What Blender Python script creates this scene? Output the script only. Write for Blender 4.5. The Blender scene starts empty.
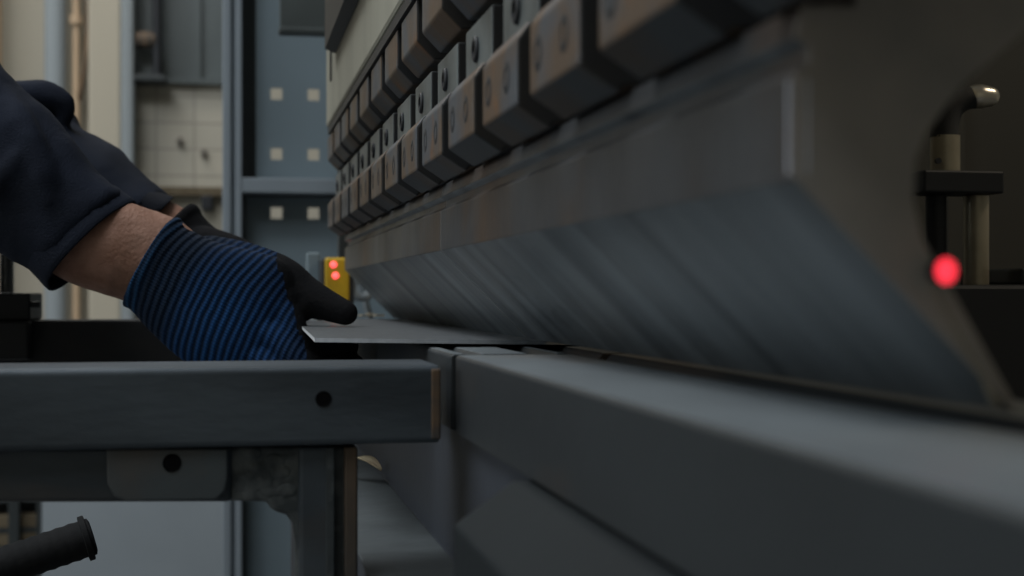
import bpy, bmesh, math, random
from mathutils import Vector, Matrix, noise
random.seed(7)
S = bpy.context.scene
COL = S.collection
F = 1422.2; YAW = math.atan((512-229)/F); c = math.cos(YAW); s = math.sin(YAW); H = 1.0; HOR = 293.0
PI = math.pi

# ------------------------------------------------------------------ helpers
def W(u, v, d):
    """measured direction + measured distance -> point in the workshop"""
    X = (u-512)/F*d
    return Vector((X*c+d*s, d*c-X*s, H+(HOR-v)/F*d))
def Cm(X, d, z):
    return Vector((X*c+d*s, d*c-X*s, H+z))
def onY(u, v, y):
    """same, on the plane y = const"""
    k = (u-512)/F
    d = y/(c-k*s)
    return W(u, v, d)

def link(name, me, mat=None, parent=None):
    o = bpy.data.objects.new(name, me); COL.objects.link(o)
    if mat is not None:
        for m in (mat if isinstance(mat, (list, tuple)) else [mat]): me.materials.append(m)
    if parent is not None:
        o.parent = parent
        o.matrix_parent_inverse = Matrix.Translation(-parent.location) if parent.type == 'EMPTY' and parent.parent is None else Matrix()
    return o
def obj(name, bm, mat=None, parent=None, smooth=False, bevel=0, origin=None, seg=2, angle=30):
    bmesh.ops.recalc_face_normals(bm, faces=bm.faces)
    if origin is None and parent is None:
        pts = [v.co for v in bm.verts]
        lo = Vector((min(p.x for p in pts), min(p.y for p in pts), min(p.z for p in pts)))
        hi = Vector((max(p.x for p in pts), max(p.y for p in pts), max(p.z for p in pts)))
        origin = Vector(((lo.x+hi.x)/2, (lo.y+hi.y)/2, lo.z))
    if origin is not None:
        for v in bm.verts: v.co -= origin
    me = bpy.data.meshes.new(name); bm.to_mesh(me); bm.free()
    for p in me.polygons: p.use_smooth = smooth
    o = link(name, me, mat, parent)
    if origin is not None: o.location = origin
    if smooth == 'auto' or (smooth and angle):
        try: me.set_sharp_from_angle(angle=math.radians(angle))
        except Exception: pass
    if bevel:
        b = o.modifiers.new('edge', 'BEVEL'); b.width = bevel; b.segments = seg; b.limit_method = 'ANGLE'; b.angle_limit = math.radians(35)
    return o
def tag(o, label=None, cat=None, group=None, kind=None):
    if label: o['label'] = label
    if cat: o['category'] = cat
    if group: o['group'] = group
    if kind: o['kind'] = kind
    return o
def thing(name, label, cat, loc, group=None):
    o = bpy.data.objects.new(name, None); COL.objects.link(o); o.location = loc; o.empty_display_size = .05
    return tag(o, label, cat, group)
def dup(root, off, label, names=None):
    def cp(o, parent):
        n = o.copy(); COL.objects.link(n)
        if parent is not None:
            n.parent = parent; n.matrix_parent_inverse = o.matrix_parent_inverse.copy()
        for ch in list(o.children): cp(ch, n)
        return n
    r = cp(root, None); r.location = root.location + off; r['label'] = label
    # children carry world-coordinate meshes through the parent inverse of the source
    return r

def box(bm, lo, hi):
    x0,y0,z0 = lo; x1,y1,z1 = hi
    v = [bm.verts.new(p) for p in ((x0,y0,z0),(x1,y0,z0),(x1,y1,z0),(x0,y1,z0),(x0,y0,z1),(x1,y0,z1),(x1,y1,z1),(x0,y1,z1))]
    for f in ((0,3,2,1),(4,5,6,7),(0,1,5,4),(1,2,6,5),(2,3,7,6),(3,0,4,7)): bm.faces.new([v[i] for i in f])
    return bm
def B(lo, hi):
    return box(bmesh.new(), lo, hi)
def prism_y(prof, y0, y1, bm=None, cuts=0):
    """closed (x,z) profile pushed along y"""
    bm = bm or bmesh.new(); n = len(prof); rows = []
    for k in range(cuts+2):
        y = y0+(y1-y0)*k/(cuts+1)
        rows.append([bm.verts.new((x, y, z)) for x, z in prof])
    for a, b in zip(rows, rows[1:]):
        for i in range(n): bm.faces.new((a[i], a[(i+1)%n], b[(i+1)%n], b[i]))
    bm.faces.new(rows[0]); bm.faces.new(list(reversed(rows[-1])))
    return bm
def prism_dir(pts, d, bm=None):
    """planar outline (3D points) given thickness d (vector)"""
    bm = bm or bmesh.new(); n = len(pts)
    a = [bm.verts.new(p) for p in pts]; b = [bm.verts.new(Vector(p)+d) for p in pts]
    for i in range(n): bm.faces.new((a[i], a[(i+1)%n], b[(i+1)%n], b[i]))
    bm.faces.new(list(reversed(a))); bm.faces.new(b)
    return bm
def cyl(bm, p, q, r, n=20, r2=None):
    p = Vector(p); q = Vector(q); r2 = r if r2 is None else r2
    ax = (q-p).normalized(); a = ax.orthogonal().normalized(); b = ax.cross(a)
    A = [bm.verts.new(p+(a*math.cos(t)+b*math.sin(t))*r) for t in [2*PI*i/n for i in range(n)]]
    Q = [bm.verts.new(q+(a*math.cos(t)+b*math.sin(t))*r2) for t in [2*PI*i/n for i in range(n)]]
    for i in range(n): bm.faces.new((A[i], A[(i+1)%n], Q[(i+1)%n], Q[i]))
    bm.faces.new(list(reversed(A))); bm.faces.new(Q)
    return bm
def lathe(bm, p, ax, prof, n=24):
    """prof = [(distance along ax, radius)]"""
    p = Vector(p); ax = Vector(ax).normalized(); a = ax.orthogonal().normalized(); b = ax.cross(a); rows = []
    for t, r in prof:
        rows.append([bm.verts.new(p+ax*t+(a*math.cos(2*PI*i/n)+b*math.sin(2*PI*i/n))*max(r, 1e-5)) for i in range(n)])
    for A, Q in zip(rows, rows[1:]):
        for i in range(n): bm.faces.new((A[i], A[(i+1)%n], Q[(i+1)%n], Q[i]))
    bm.faces.new(list(reversed(rows[0]))); bm.faces.new(rows[-1])
    return bm
def crom(P, m):
    """Catmull-Rom resample of a list of tuples/Vectors"""
    P = [Vector(p) for p in P]; out = []
    Q = [P[0]*2-P[1]]+P+[P[-1]*2-P[-2]]
    for i in range(1, len(Q)-2):
        for k in range(m):
            t = k/m; a, b, d, e = Q[i-1], Q[i], Q[i+1], Q[i+2]
            out.append(.5*((2*b)+(d-a)*t+(2*a-5*b+4*d-e)*t*t+(3*b-a-3*d+e)*t**3))
    out.append(P[-1]); return out
def tube(bm, pts, rad, n=16, m=5, round_ends=True):
    """round limb / hose through pts with radii"""
    P4 = crom([(p[0], p[1], p[2], r) for p, r in zip(pts, rad)], m)
    P = [Vector(p[:3]) for p in P4]; R = [p[3] for p in P4]
    if round_ends:
        t0 = (P[0]-P[1]).normalized(); t1 = (P[-1]-P[-2]).normalized(); p0, r0, p1, r1 = P[0], R[0], P[-1], R[-1]
        hs = [(.35,.93),(.7,.71),(.92,.39),(1.0,.08)]
        P = [p0+t0*r0*h for h, k in reversed(hs)]+P+[p1+t1*r1*h for h, k in hs]
        R = [r0*k for h, k in reversed(hs)]+R+[r1*k for h, k in hs]
    rows = []; nrm = None
    for i in range(len(P)):
        t = (P[min(i+1, len(P)-1)]-P[max(i-1, 0)]).normalized()
        nrm = t.orthogonal().normalized() if nrm is None else (nrm-t*nrm.dot(t)).normalized()
        b = t.cross(nrm)
        rows.append([bm.verts.new(P[i]+(nrm*math.cos(2*PI*k/n)+b*math.sin(2*PI*k/n))*R[i]) for k in range(n)])
    for A, Q in zip(rows, rows[1:]):
        for i in range(n): bm.faces.new((A[i], A[(i+1)%n], Q[(i+1)%n], Q[i]))
    bm.faces.new(list(reversed(rows[0]))); bm.faces.new(rows[-1])
    return bm
def loft(bm, secs, n=32, e=1.0, m=4, cap=True):
    """secs = [(centre, half axis a, half axis b)]; e<1 boxier"""
    flat = [tuple(C)+tuple(a)+tuple(b) for C, a, b in secs]
    class V9(list): pass
    def cr(P):
        Q = [[2*x-y for x, y in zip(P[0], P[1])]]+[list(p) for p in P]+[[2*x-y for x, y in zip(P[-1], P[-2])]]; out = []
        for i in range(1, len(Q)-2):
            for k in range(m):
                t = k/m
                out.append([.5*((2*b)+(d-a)*t+(2*a-5*b+4*d-f)*t*t+(3*b-a-3*d+f)*t**3) for a, b, d, f in zip(Q[i-1], Q[i], Q[i+1], Q[i+2])])
        out.append(list(P[-1])); return out
    rows = []
    for q in cr(flat):
        C, a, b = Vector(q[:3]), Vector(q[3:6]), Vector(q[6:9]); r = []
        for i in range(n):
            t = 2*PI*i/n; ct, st = math.cos(t), math.sin(t)
            r.append(bm.verts.new(C+a*math.copysign(abs(ct)**e, ct)+b*math.copysign(abs(st)**e, st)))
        rows.append(r)
    for A, Q in zip(rows, rows[1:]):
        for i in range(n): bm.faces.new((A[i], A[(i+1)%n], Q[(i+1)%n], Q[i]))
    if cap:
        bm.faces.new(list(reversed(rows[0]))); bm.faces.new(rows[-1])
    return bm
def ball(bm, C, r, seg=16, scale=(1,1,1)):
    g = bmesh.ops.create_uvsphere(bm, u_segments=seg, v_segments=seg//2+2, radius=r)
    for v in g['verts']: v.co = Vector((v.co.x*scale[0], v.co.y*scale[1], v.co.z*scale[2]))+Vector(C)
    return bm
def fuse(bm, voxel, it=6, fac=.5):
    """one continuous surface out of overlapping closed shapes"""
    bmesh.ops.recalc_face_normals(bm, faces=bm.faces)
    me = bpy.data.meshes.new('tmp'); bm.to_mesh(me); bm.free()
    o = bpy.data.objects.new('tmp', me); COL.objects.link(o)
    r = o.modifiers.new('r', 'REMESH'); r.mode = 'VOXEL'; r.voxel_size = voxel
    if it:
        k = o.modifiers.new('s', 'SMOOTH'); k.iterations = it; k.factor = fac
    bpy.context.view_layer.update()
    ev = o.evaluated_get(bpy.context.evaluated_depsgraph_get())
    out = bmesh.new(); m2 = ev.to_mesh(); out.from_mesh(m2); ev.to_mesh_clear()
    bpy.data.objects.remove(o); bpy.data.meshes.remove(me)
    return out

# ------------------------------------------------------------------ materials
def srgb(*v):
    return tuple((x/12.92 if x <= .04045 else ((x+.055)/1.055)**2.4) for x in v)+(1,)
def mat(name, col, rough=.6, metal=0., col2=None, scale=30, detail=4, stretch=(1,1,1), lo=.4, hi=.65, bump=0., bscale=None, col3=None, scale3=8, lo3=.55, hi3=.7, spec=.4, rnd=0., rvar=0.):
    m = bpy.data.materials.new(name); m.use_nodes = True
    N, L = m.node_tree.nodes, m.node_tree.links; bs = N['Principled BSDF']
    bs.inputs['Base Color'].default_value = col if len(col) == 4 else tuple(col)+(1,)
    bs.inputs['Roughness'].default_value = rough; bs.inputs['Metallic'].default_value = metal
    bs.inputs['Specular IOR Level'].default_value = spec
    tc = N.new('ShaderNodeTexCoord'); mp = N.new('ShaderNodeMapping'); mp.inputs['Scale'].default_value = stretch
    L.new(tc.outputs['Object'], mp.inputs['Vector']); vec = mp.outputs['Vector']
    if rnd:
        oi = N.new('ShaderNodeObjectInfo'); ad = N.new('ShaderNodeVectorMath'); ad.operation = 'ADD'
        mu = N.new('ShaderNodeMath'); mu.operation = 'MULTIPLY'; mu.inputs[1].default_value = rnd
        L.new(oi.outputs['Random'], mu.inputs[0]); L.new(mp.outputs['Vector'], ad.inputs[0]); L.new(mu.outputs[0], ad.inputs[1]); vec = ad.outputs[0]
    def nz(sc, lo_, hi_, det=detail, v=None):
        t = N.new('ShaderNodeTexNoise'); t.inputs['Scale'].default_value = sc; t.inputs['Detail'].default_value = det
        L.new(v or vec, t.inputs['Vector'])
        r = N.new('ShaderNodeMapRange'); r.inputs['From Min'].default_value = lo_; r.inputs['From Max'].default_value = hi_; r.clamp = True
        L.new(t.outputs['Fac'], r.inputs['Value']); return r.outputs[0], t.outputs['Fac']
    cur = None
    if col2 is not None:
        f, raw = nz(scale, lo, hi)
        mx = N.new('ShaderNodeMix'); mx.data_type = 'RGBA'
        mx.inputs[6].default_value = bs.inputs['Base Color'].default_value; mx.inputs[7].default_value = tuple(col2)[:3]+(1,)
        L.new(f, mx.inputs[0]); cur = mx.outputs[2]
    if col3 is not None:
        f3, raw3 = nz(scale3, lo3, hi3)
        mx = N.new('ShaderNodeMix'); mx.data_type = 'RGBA'
        if cur is not None: L.new(cur, mx.inputs[6])
        else: mx.inputs[6].default_value = bs.inputs['Base Color'].default_value
        mx.inputs[7].default_value = tuple(col3)[:3]+(1,)
        L.new(f3, mx.inputs[0]); cur = mx.outputs[2]
    if cur is not None: L.new(cur, bs.inputs['Base Color'])
    if rvar:
        f, raw = nz(scale*.7, .3, .7); r = N.new('ShaderNodeMapRange')
        r.inputs['To Min'].default_value = max(.05, rough-rvar); r.inputs['To Max'].default_value = min(1, rough+rvar)
        L.new(f, r.inputs['Value']); L.new(r.outputs[0], bs.inputs['Roughness'])
    if bump:
        t = N.new('ShaderNodeTexNoise'); t.inputs['Scale'].default_value = bscale or scale*4; t.inputs['Detail'].default_value = 6
        L.new(vec, t.inputs['Vector'])
        b = N.new('ShaderNodeBump'); b.inputs['Strength'].default_value = bump; b.inputs['Distance'].default_value = .002
        L.new(t.outputs['Fac'], b.inputs['Height']); L.new(b.outputs[0], bs.inputs['Normal'])
    return m
def emit(name, col, st):
    m = bpy.data.materials.new(name); m.use_nodes = True
    bs = m.node_tree.nodes['Principled BSDF']; bs.inputs['Base Color'].default_value = tuple(col)+(1,)
    bs.inputs['Emission Color'].default_value = tuple(col)+(1,); bs.inputs['Emission Strength'].default_value = st
    return m

M = {}
M['punch'] = mat('worn tool steel', (.072,.077,.083), .45, .4, (.055,.051,.049), 14, 6, (1,.8,.5), .35, .65, .12, 160, (.10,.068,.047), 14, .48, .66, rvar=.1)
M['bevel'] = mat('ground tool steel', (.21,.24,.262), .42, .5, (.095,.11,.122), 9, 6, (.25,3,.25), .35, .65, .08, 220, rvar=.1)
M['dieside'] = mat('shaded die side', (.034,.040,.044), .5, .3, (.027,.031,.034), 12, 5, (1,.5,1), .35, .7, .1, 140, (.075,.058,.045), 9, .55, .72)  # shade on the die flanks, put into a darker steel colour
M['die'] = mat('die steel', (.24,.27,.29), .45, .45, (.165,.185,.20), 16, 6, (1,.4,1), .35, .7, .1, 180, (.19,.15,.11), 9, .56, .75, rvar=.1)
M['bed'] = mat('painted bed steel', (.042,.050,.066), .55, .1, (.032,.038,.05), 9, 4, (1,1,1), .35, .7, .08, 120)
M['rail'] = mat('clamp rail steel', (.008,.0125,.0150), .7, .0, (.007,.010,.012), 8, 4, (1,1,1), .35, .7, .1, 120, spec=.2)
M['ledge'] = mat('dusty bed ledge', (.088,.102,.108), .75, .0, (.06,.07,.075), 22, 6, (1,1,1), .35, .7, .3, 90)
M['clamp'] = mat('rust browned clamp steel', (.078,.086,.098), .5, .3, (.108,.074,.050), 22, 6, (1,1,1), .42, .56, .12, 150, (.17,.08,.03), 38, .60, .74, rnd=37., rvar=.1)
M['plate'] = mat('grey clamp plate steel', (.135,.155,.158), .45, .35, (.07,.08,.08), 26, 4, (1,1,1), .4, .65, .08, 150, rnd=21.)
M['side'] = mat('shaded clamp side', (.022,.024,.027), .6, .2, (.03,.028,.026), 20, 4, rnd=11.)  # dark end faces stand for the shade in the gaps between clamps
M['punchend'] = mat('brown punch end', (.35,.32,.29), .55, .2, (.26,.25,.235), 30, 5, (1,1,1), .35, .65, .1, 120)
M['hole'] = mat('bolt hole shade', (.004,.004,.005), .8, 0, spec=.1)  # black disc stands for the shade inside a bolt hole
M['edge_highlight'] = mat('worn edge steel highlight', (.50,.53,.60), .5, .2, (.40,.42,.48), 60, 4)  # pale tone paints a highlight on the worn punch corner
M['grip'] = mat('black grip rubber', (.010,.011,.012), .8, 0, (.013,.013,.014), 60, 3, (1,1,1), .3, .7, .2, 300, spec=.2)
M['chamfer'] = mat('shaded clamp chamfer', (.045,.052,.058), .55, .3, (.055,.045,.038), 24, 5, (1,1,1), .42, .6, .1, 140, rnd=13.)  # downward chamfers coloured dark for the shade under the jaws
M['shear'] = mat('lit sheared edge', (.85,.87,.88), .35, .2)  # pale colour stands for light catching the sheet's cut edge
M['band'] = mat('lit upper band', (.17,.17,.172), .5, .25, (.13,.122,.115), 16, 6, (1,.5,1), .35, .65, .1, 160)  # paler steel paints the light on the punch's upper band and ridge
M['hook'] = mat('dull hook metal', (.19,.17,.145), .6)
M['endcap'] = mat('rusted end cap', (.075,.07,.068), .6, .2, (.15,.10,.065), 60, 5, (1,1,1), .42, .6, .2, 120)
M['bolt'] = mat('bolt steel', (.25,.26,.27), .3, .9)
M['dark'] = mat('black oxide steel', (.02,.022,.026), .5, .3)
M['ram'] = mat('cream ram paint', (.31,.305,.25), .55, 0, (.25,.245,.20), 9, 5, (1,2,.3), .35, .7, .05, 60)
M['guard'] = mat('dark guard and gap shade', (.03,.036,.038), .5, .2)
M['bench'] = mat('mill scale tube', (.078,.097,.116), .5, .25, (.042,.053,.064), 17, 7, (.5,1,1.4), .38, .64, .15, 160, (.085,.07,.06), 10, .6, .8, rvar=.08)
M['weld'] = mat('welded plate', (.055,.066,.072), .6, .2, (.125,.14,.145), 70, 7, (1,1,1), .46, .62, .7, 120)
M['lug'] = mat('lug plate steel', (.082,.098,.108), .6, .2, (.105,.09,.08), 14, 6, (1,1,1), .5, .7, .3, 60)
M['rust'] = mat('rusty angle iron', (.19,.125,.075), .75, .1, (.07,.062,.055), 30, 5, (1,1,.3), .4, .65, .3, 120)
M['sheet'] = mat('brushed sheet metal', (.25,.265,.28), .36, .7, (.20,.215,.23), 30, 4, (8,1,1), .3, .7, .03, 300)
M['black'] = mat('black rubber', (.022,.024,.027), .75, 0, (.028,.029,.03), 60, 3, (1,1,1), .3, .7, .2, 300)
M['coat'] = mat('black latex glove coating', (.005,.0055,.007), .9, 0, (.009,.009,.010), 90, 3, (1,1,1), .3, .7, .35, 420, spec=.15)
M['navy'] = mat('navy work cloth', (.016,.021,.036), .85, 0, (.011,.014,.022), 16, 5, (1,1,1), .35, .7, .35, 700, spec=.15)
M['navyd'] = mat('near black work cloth', (.010,.012,.018), .85, 0, (.008,.009,.013), 16, 5, (1,1,1), .35, .7, .35, 700, spec=.15)
M['skin'] = mat('tanned skin', (.33,.185,.135), .6, 0, (.24,.125,.085), 70, 6, (1,1,1), .38, .64, .4, 420, (.16,.09,.062), 30, .55, .72, spec=.25)
M['yellow'] = mat('yellow enamel', (.58,.37,.02), .45, 0, (.46,.29,.02), 40, 3)
M['red'] = emit('red lens glow', (1,.09,.09), 2.2)
M['laser'] = emit('red laser glow', (1,.035,.06), 1.5)
M['bluegrey'] = mat('blue grey cabinet paint', (.20,.258,.295), .5, .0, (.165,.215,.245), 3, 4, (1,1,1), .35, .7)
M['postpaint'] = mat('light blue grey post paint', (.25,.288,.325), .5, .0, (.205,.24,.27), 4, 4, (1,1,.3), .35, .7)
M['wall'] = mat('cream plaster', (.42,.39,.32), .9, 0, (.37,.345,.285), 1.6, 5, (1,1,.3), .35, .7, .05, 30)
M['dado'] = mat('grey dado paint', (.25,.285,.315), .85, 0, (.215,.245,.27), 2.5, 5, (1,1,1), .35, .7, .05, 30)
M['pillar'] = mat('cream pillar paint', (.45,.41,.33), .85, 0, (.39,.36,.29), 1.8, 4, (1,1,.2), .35, .7)
M['pale'] = mat('pale blue paint', (.28,.315,.335), .8, 0, (.25,.28,.295), 2, 4, (1,1,.2), .35, .7)
M['tan'] = mat('ochre pipe paint', (.52,.38,.25), .7, 0, (.44,.32,.21), 3, 4)
M['floor'] = mat('concrete floor', (.20,.205,.21), .7, 0, (.15,.155,.16), 2.2, 7, (1,1,1), .35, .7, .15, 20)
M['ceil'] = mat('ceiling paint', (.35,.35,.35), .9)
M['darkwall'] = mat('dark brown rear panel', (.046,.045,.038), .65, .0, (.034,.033,.028), 5, 4, (1,1,.1), .35, .7)
M['wood'] = mat('raw timber', (.12,.095,.06), .8, 0, (.09,.068,.04), 12, 4, (6,1,1), .35, .7)
M['ochre'] = mat('worn brass and warm catch light', (.38,.34,.26), .42, .6, (.30,.27,.2), 40, 4)
M['chrome'] = mat('bright worn metal', (.6,.56,.48), .28, .9)
M['leafy'] = mat('dry paper scrap', (.48,.42,.28), .8, 0, (.38,.3,.2), 60, 3)
M['galv'] = mat('galvanised duct', (.085,.10,.10), .5, .3, (.06,.07,.07), 6, 5)
M['hair'] = mat('dark hair', (.02,.015,.012), .7)
M['eye'] = mat('eye white', (.7,.68,.65), .3)
M['boot'] = mat('black boot leather', (.015,.014,.013), .5)
M['trouser'] = mat('dark grey work trousers', (.03,.033,.04), .85)

def tile_mat():
    m = bpy.data.materials.new('cream glazed tiles'); m.use_nodes = True; N, L = m.node_tree.nodes, m.node_tree.links; bs = N['Principled BSDF']
    tc = N.new('ShaderNodeTexCoord'); mp = N.new('ShaderNodeMapping'); mp.inputs['Rotation'].default_value = (PI/2, 0, 0); mp.inputs['Location'].default_value = (-.043, .04, 0)
    br = N.new('ShaderNodeTexBrick'); br.offset = 0; br.inputs['Scale'].default_value = 1
    br.inputs['Color1'].default_value = (.43,.40,.33,1); br.inputs['Color2'].default_value = (.39,.365,.305,1); br.inputs['Mortar'].default_value = (.27,.25,.21,1)
    br.inputs['Mortar Size'].default_value = .004; br.inputs['Brick Width'].default_value = .128; br.inputs['Row Height'].default_value = .091; br.inputs['Mortar Smooth'].default_value = .3
    L.new(tc.outputs['Object'], mp.inputs['Vector']); L.new(mp.outputs[0], br.inputs['Vector']); L.new(br.outputs['Color'], bs.inputs['Base Color'])
    bs.inputs['Roughness'].default_value = .5
    return m
M['tile'] = tile_mat()
def pane_mat():
    m = mat('grimy window glass', (.105,.125,.13), .35, 0, (.075,.09,.092), 4.5, 5, (1,1,.6), .35, .65)
    return m
M['pane'] = pane_mat()
def knit_mat():
    m = bpy.data.materials.new('blue knitted glove yarn'); m.use_nodes = True; N, L = m.node_tree.nodes, m.node_tree.links; bs = N['Principled BSDF']
    bs.inputs['Roughness'].default_value = .9; bs.inputs['Specular IOR Level'].default_value = .15
    tc = N.new('ShaderNodeTexCoord'); sp = N.new('ShaderNodeSeparateXYZ'); L.new(tc.outputs['Object'], sp.inputs[0])
    nz = N.new('ShaderNodeTexNoise'); nz.inputs['Scale'].default_value = 22; L.new(tc.outputs['Object'], nz.inputs['Vector'])
    def mth(op, a, b=None):
        n = N.new('ShaderNodeMath'); n.operation = op
        for i, x in enumerate((a, b)):
            if x is None: continue
            if isinstance(x, (int, float)): n.inputs[i].default_value = x
            else: L.new(x, n.inputs[i])
        return n.outputs[0]
    xx = mth('ADD', sp.outputs['X'], mth('MULTIPLY', mth('SUBTRACT', nz.outputs['Fac'], .5), .006))
    xx = mth('ADD', xx, mth('MULTIPLY', mth('MULTIPLY', sp.outputs['Z'], sp.outputs['Z']), -2.2))
    # ridge rows around the hand
    wv = mth('SINE', mth('MULTIPLY', xx, 2*PI/.0052))
    ridge = mth('MULTIPLY_ADD', wv, .5); N[-1].inputs[2].default_value = .5 if hasattr(N[-1], 'inputs') else .5
    # stitches along each row
    st = mth('SINE', mth('MULTIPLY', sp.outputs['Z'], 2*PI/.0022))
    stn = mth('MULTIPLY_ADD', st, .5); N[-1].inputs[2].default_value = .5
    ramp = N.new('ShaderNodeValToRGB'); e = ramp.color_ramp.elements
    mr = N.new('ShaderNodeMapRange'); mr.inputs['From Min'].default_value = 0; mr.inputs['From Max'].default_value = .12; L.new(xx, mr.inputs['Value'])
    e[0].position = 0; e[0].color = (.012,.05,.12,1); e[1].position = .05; e[1].color = (.012,.05,.12,1)
    for p, col in ((.075,(.010,.018,.034,1)),(.24,(.010,.022,.045,1)),(.34,(.013,.055,.165,1)),(.55,(.017,.085,.26,1)),(.85,(.015,.062,.19,1)),(1.0,(.009,.026,.07,1))):
        k = e.new(p); k.color = col
    L.new(mr.outputs[0], ramp.inputs[0])
    mx = N.new('ShaderNodeMix'); mx.data_type = 'RGBA'; mx.inputs[6].default_value = (.007,.018,.042,1)
    fac = mth('MULTIPLY', ridge, mth('MULTIPLY_ADD', stn, .5)); N[-1].inputs[2].default_value = .0
    L.new(ramp.outputs[0], mx.inputs[7]); 
    f2 = mth('MULTIPLY', mth('POWER', ridge, .8), mth('ADD', mth('MULTIPLY', stn, .35), .75)); L.new(f2, mx.inputs[0])
    # the yarn darkens smoothly towards the thumb side of the hand
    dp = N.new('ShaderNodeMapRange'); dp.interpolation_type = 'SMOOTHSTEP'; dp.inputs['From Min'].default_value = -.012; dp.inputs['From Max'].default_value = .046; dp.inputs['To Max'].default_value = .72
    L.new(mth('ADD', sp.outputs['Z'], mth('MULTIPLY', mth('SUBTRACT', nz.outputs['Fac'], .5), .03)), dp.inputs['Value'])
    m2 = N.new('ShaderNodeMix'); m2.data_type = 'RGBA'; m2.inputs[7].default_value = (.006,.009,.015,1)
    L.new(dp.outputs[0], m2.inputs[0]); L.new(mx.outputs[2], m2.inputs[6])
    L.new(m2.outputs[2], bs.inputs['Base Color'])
    bp = N.new('ShaderNodeBump'); bp.inputs['Strength'].default_value = .7; bp.inputs['Distance'].default_value = .0015
    L.new(mth('ADD', ridge, mth('MULTIPLY', stn, .3)), bp.inputs['Height']); L.new(bp.outputs[0], bs.inputs['Normal'])
    return m
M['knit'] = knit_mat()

# ------------------------------------------------------------------ the room
YW = 5.05
tag(obj('floor', B((-4,-2.5,-.1), (3.2,YW+.2,0)), M['floor']), kind='structure')
tag(obj('ceiling', B((-4,-2.5,4.2), (3.2,YW+.2,4.3)), M['ceil']), kind='structure')
zd = 0.62
tag(obj('wall_far', B((-4,YW,0), (3.2,YW+.2,4.2)), M['wall']), kind='structure')
tag(obj('baseboard_far', B((-4,YW-.02,0), (3.2,YW,.045)), M['dark']), kind='structure')
tag(obj('trim_1', B((onY(41,293,YW-.3).x,YW-.3,.045), (3.2,YW,zd)), M['dado']), kind='structure')       # grey painted dado
tag(obj('wall_left', B((-4.2,-2.5,0), (-4,YW+.2,4.2)), M['wall']), kind='structure')
tag(obj('wall_right', B((3.2,-2.5,0), (3.4,YW+.2,4.2)), M['wall']), kind='structure')
tag(obj('wall_near', B((-4.2,-2.7,0), (3.4,-2.5,4.2)), M['wall']), kind='structure')
def wx(u, y=YW): return onY(u, 293, y).x
def wz(u, v, y=YW): return onY(u, v, y).z
# tiled field and the window over it
ta, tb = wx(131), wx(232)
tag(obj('trim_2', B((ta,YW-.03,wz(180,188)), (tb,YW,wz(180,86))), M['tile']), kind='structure')
tag(obj('trim_3', B((ta,YW-.06,wz(180,196)), (tb,YW,wz(180,188))), M['wood']), kind='structure')   # ledge under the tiles
win = thing('window_1', None, None, ((ta+tb)/2, YW-.02, wz(180,86))); tag(win, kind='structure')
z0, z1 = wz(180,86), wz(180,-160)
fr = bmesh.new()
box(fr, (ta,YW-.06,z0), (ta+.035,YW,z1)); box(fr, (tb-.03,YW-.06,z0), (tb,YW,z1)); box(fr, (ta,YW-.06,z1-.05), (tb,YW,z1)); box(fr, (ta,YW-.07,z0), (tb,YW,z0+.02))
obj('window_frame', fr, M['pane'], win)
obj('window_pane', B((ta+.02,YW-.03,z0+.01), (tb-.02,YW-.02,z1-.02)), M['pane'], win)
obj('mullion', B((wx(197),YW-.05,z0), (wx(201),YW-.02,z1)), M['pane'], win)
# pipes and pillars on the far wall
pil = thing('wall_pillar', 'broad cream pillar with a pale edge left of the tiled wall', 'pillar', (wx(105), YW-.1, 0)); pil['kind'] = 'structure'
obj('pillar_shaft', B((wx(88,YW-.15),YW-.15,0), (wx(121,YW-.15),YW,4.2)), M['pillar'], pil, bevel=.01)
obj('pillar_edge', B((wx(121,YW-.15),YW-.17,0), (wx(134,YW-.15),YW,4.2)), M['pale'], pil, bevel=.012)
bm = bmesh.new(); cyl(bm, (wx(59),YW-.1,0), (wx(59),YW-.1,4.2), (wx(68)-wx(46))/2, 28)
o = obj('down_pipe', bm, M['pale'], None, smooth=True); tag(o, 'wide pale blue vertical pipe left of the cream pillar', 'pipe')
bm = bmesh.new(); cyl(bm, (wx(79),YW-.09,0), (wx(79),YW-.09,4.2), .0125, 20)
for k in (1.1, 1.9, 3.0): cyl(bm, (wx(79),YW-.09,k), (wx(79),YW-.09,k+.03), .022, 20)
o = obj('gas_pipe', bm, M['tan'], None, smooth=True); tag(o, 'thin ochre vertical pipe between the wide pale pipe and the pillar', 'pipe')
bm = bmesh.new(); cyl(bm, (wx(-3),YW-.09,0), (wx(-3),YW-.09,4.2), .03, 20)
for k in (1.1, 3.0): cyl(bm, (wx(-3),YW-.09,k), (wx(-3),YW-.09,k+.03), .036, 20)
o = obj('gas_pipe', bm, M['tan'], None, smooth=True); tag(o, 'ochre vertical pipe at the left edge of the picture', 'pipe')
bm = bmesh.new()
tube(bm, [onY(88,-180,YW-.13), onY(88,-60,YW-.13), onY(88,20,YW-.13), onY(86,60,YW-.13), onY(81,90,YW-.11), onY(79,100,YW-.085)], [.0085]*6, 10, 6)
o = obj('hanging_cable', bm, M['rust'], None, smooth=True); tag(o, 'thin brown cable hanging beside the ochre pipe on the far wall', 'cable')
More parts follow.
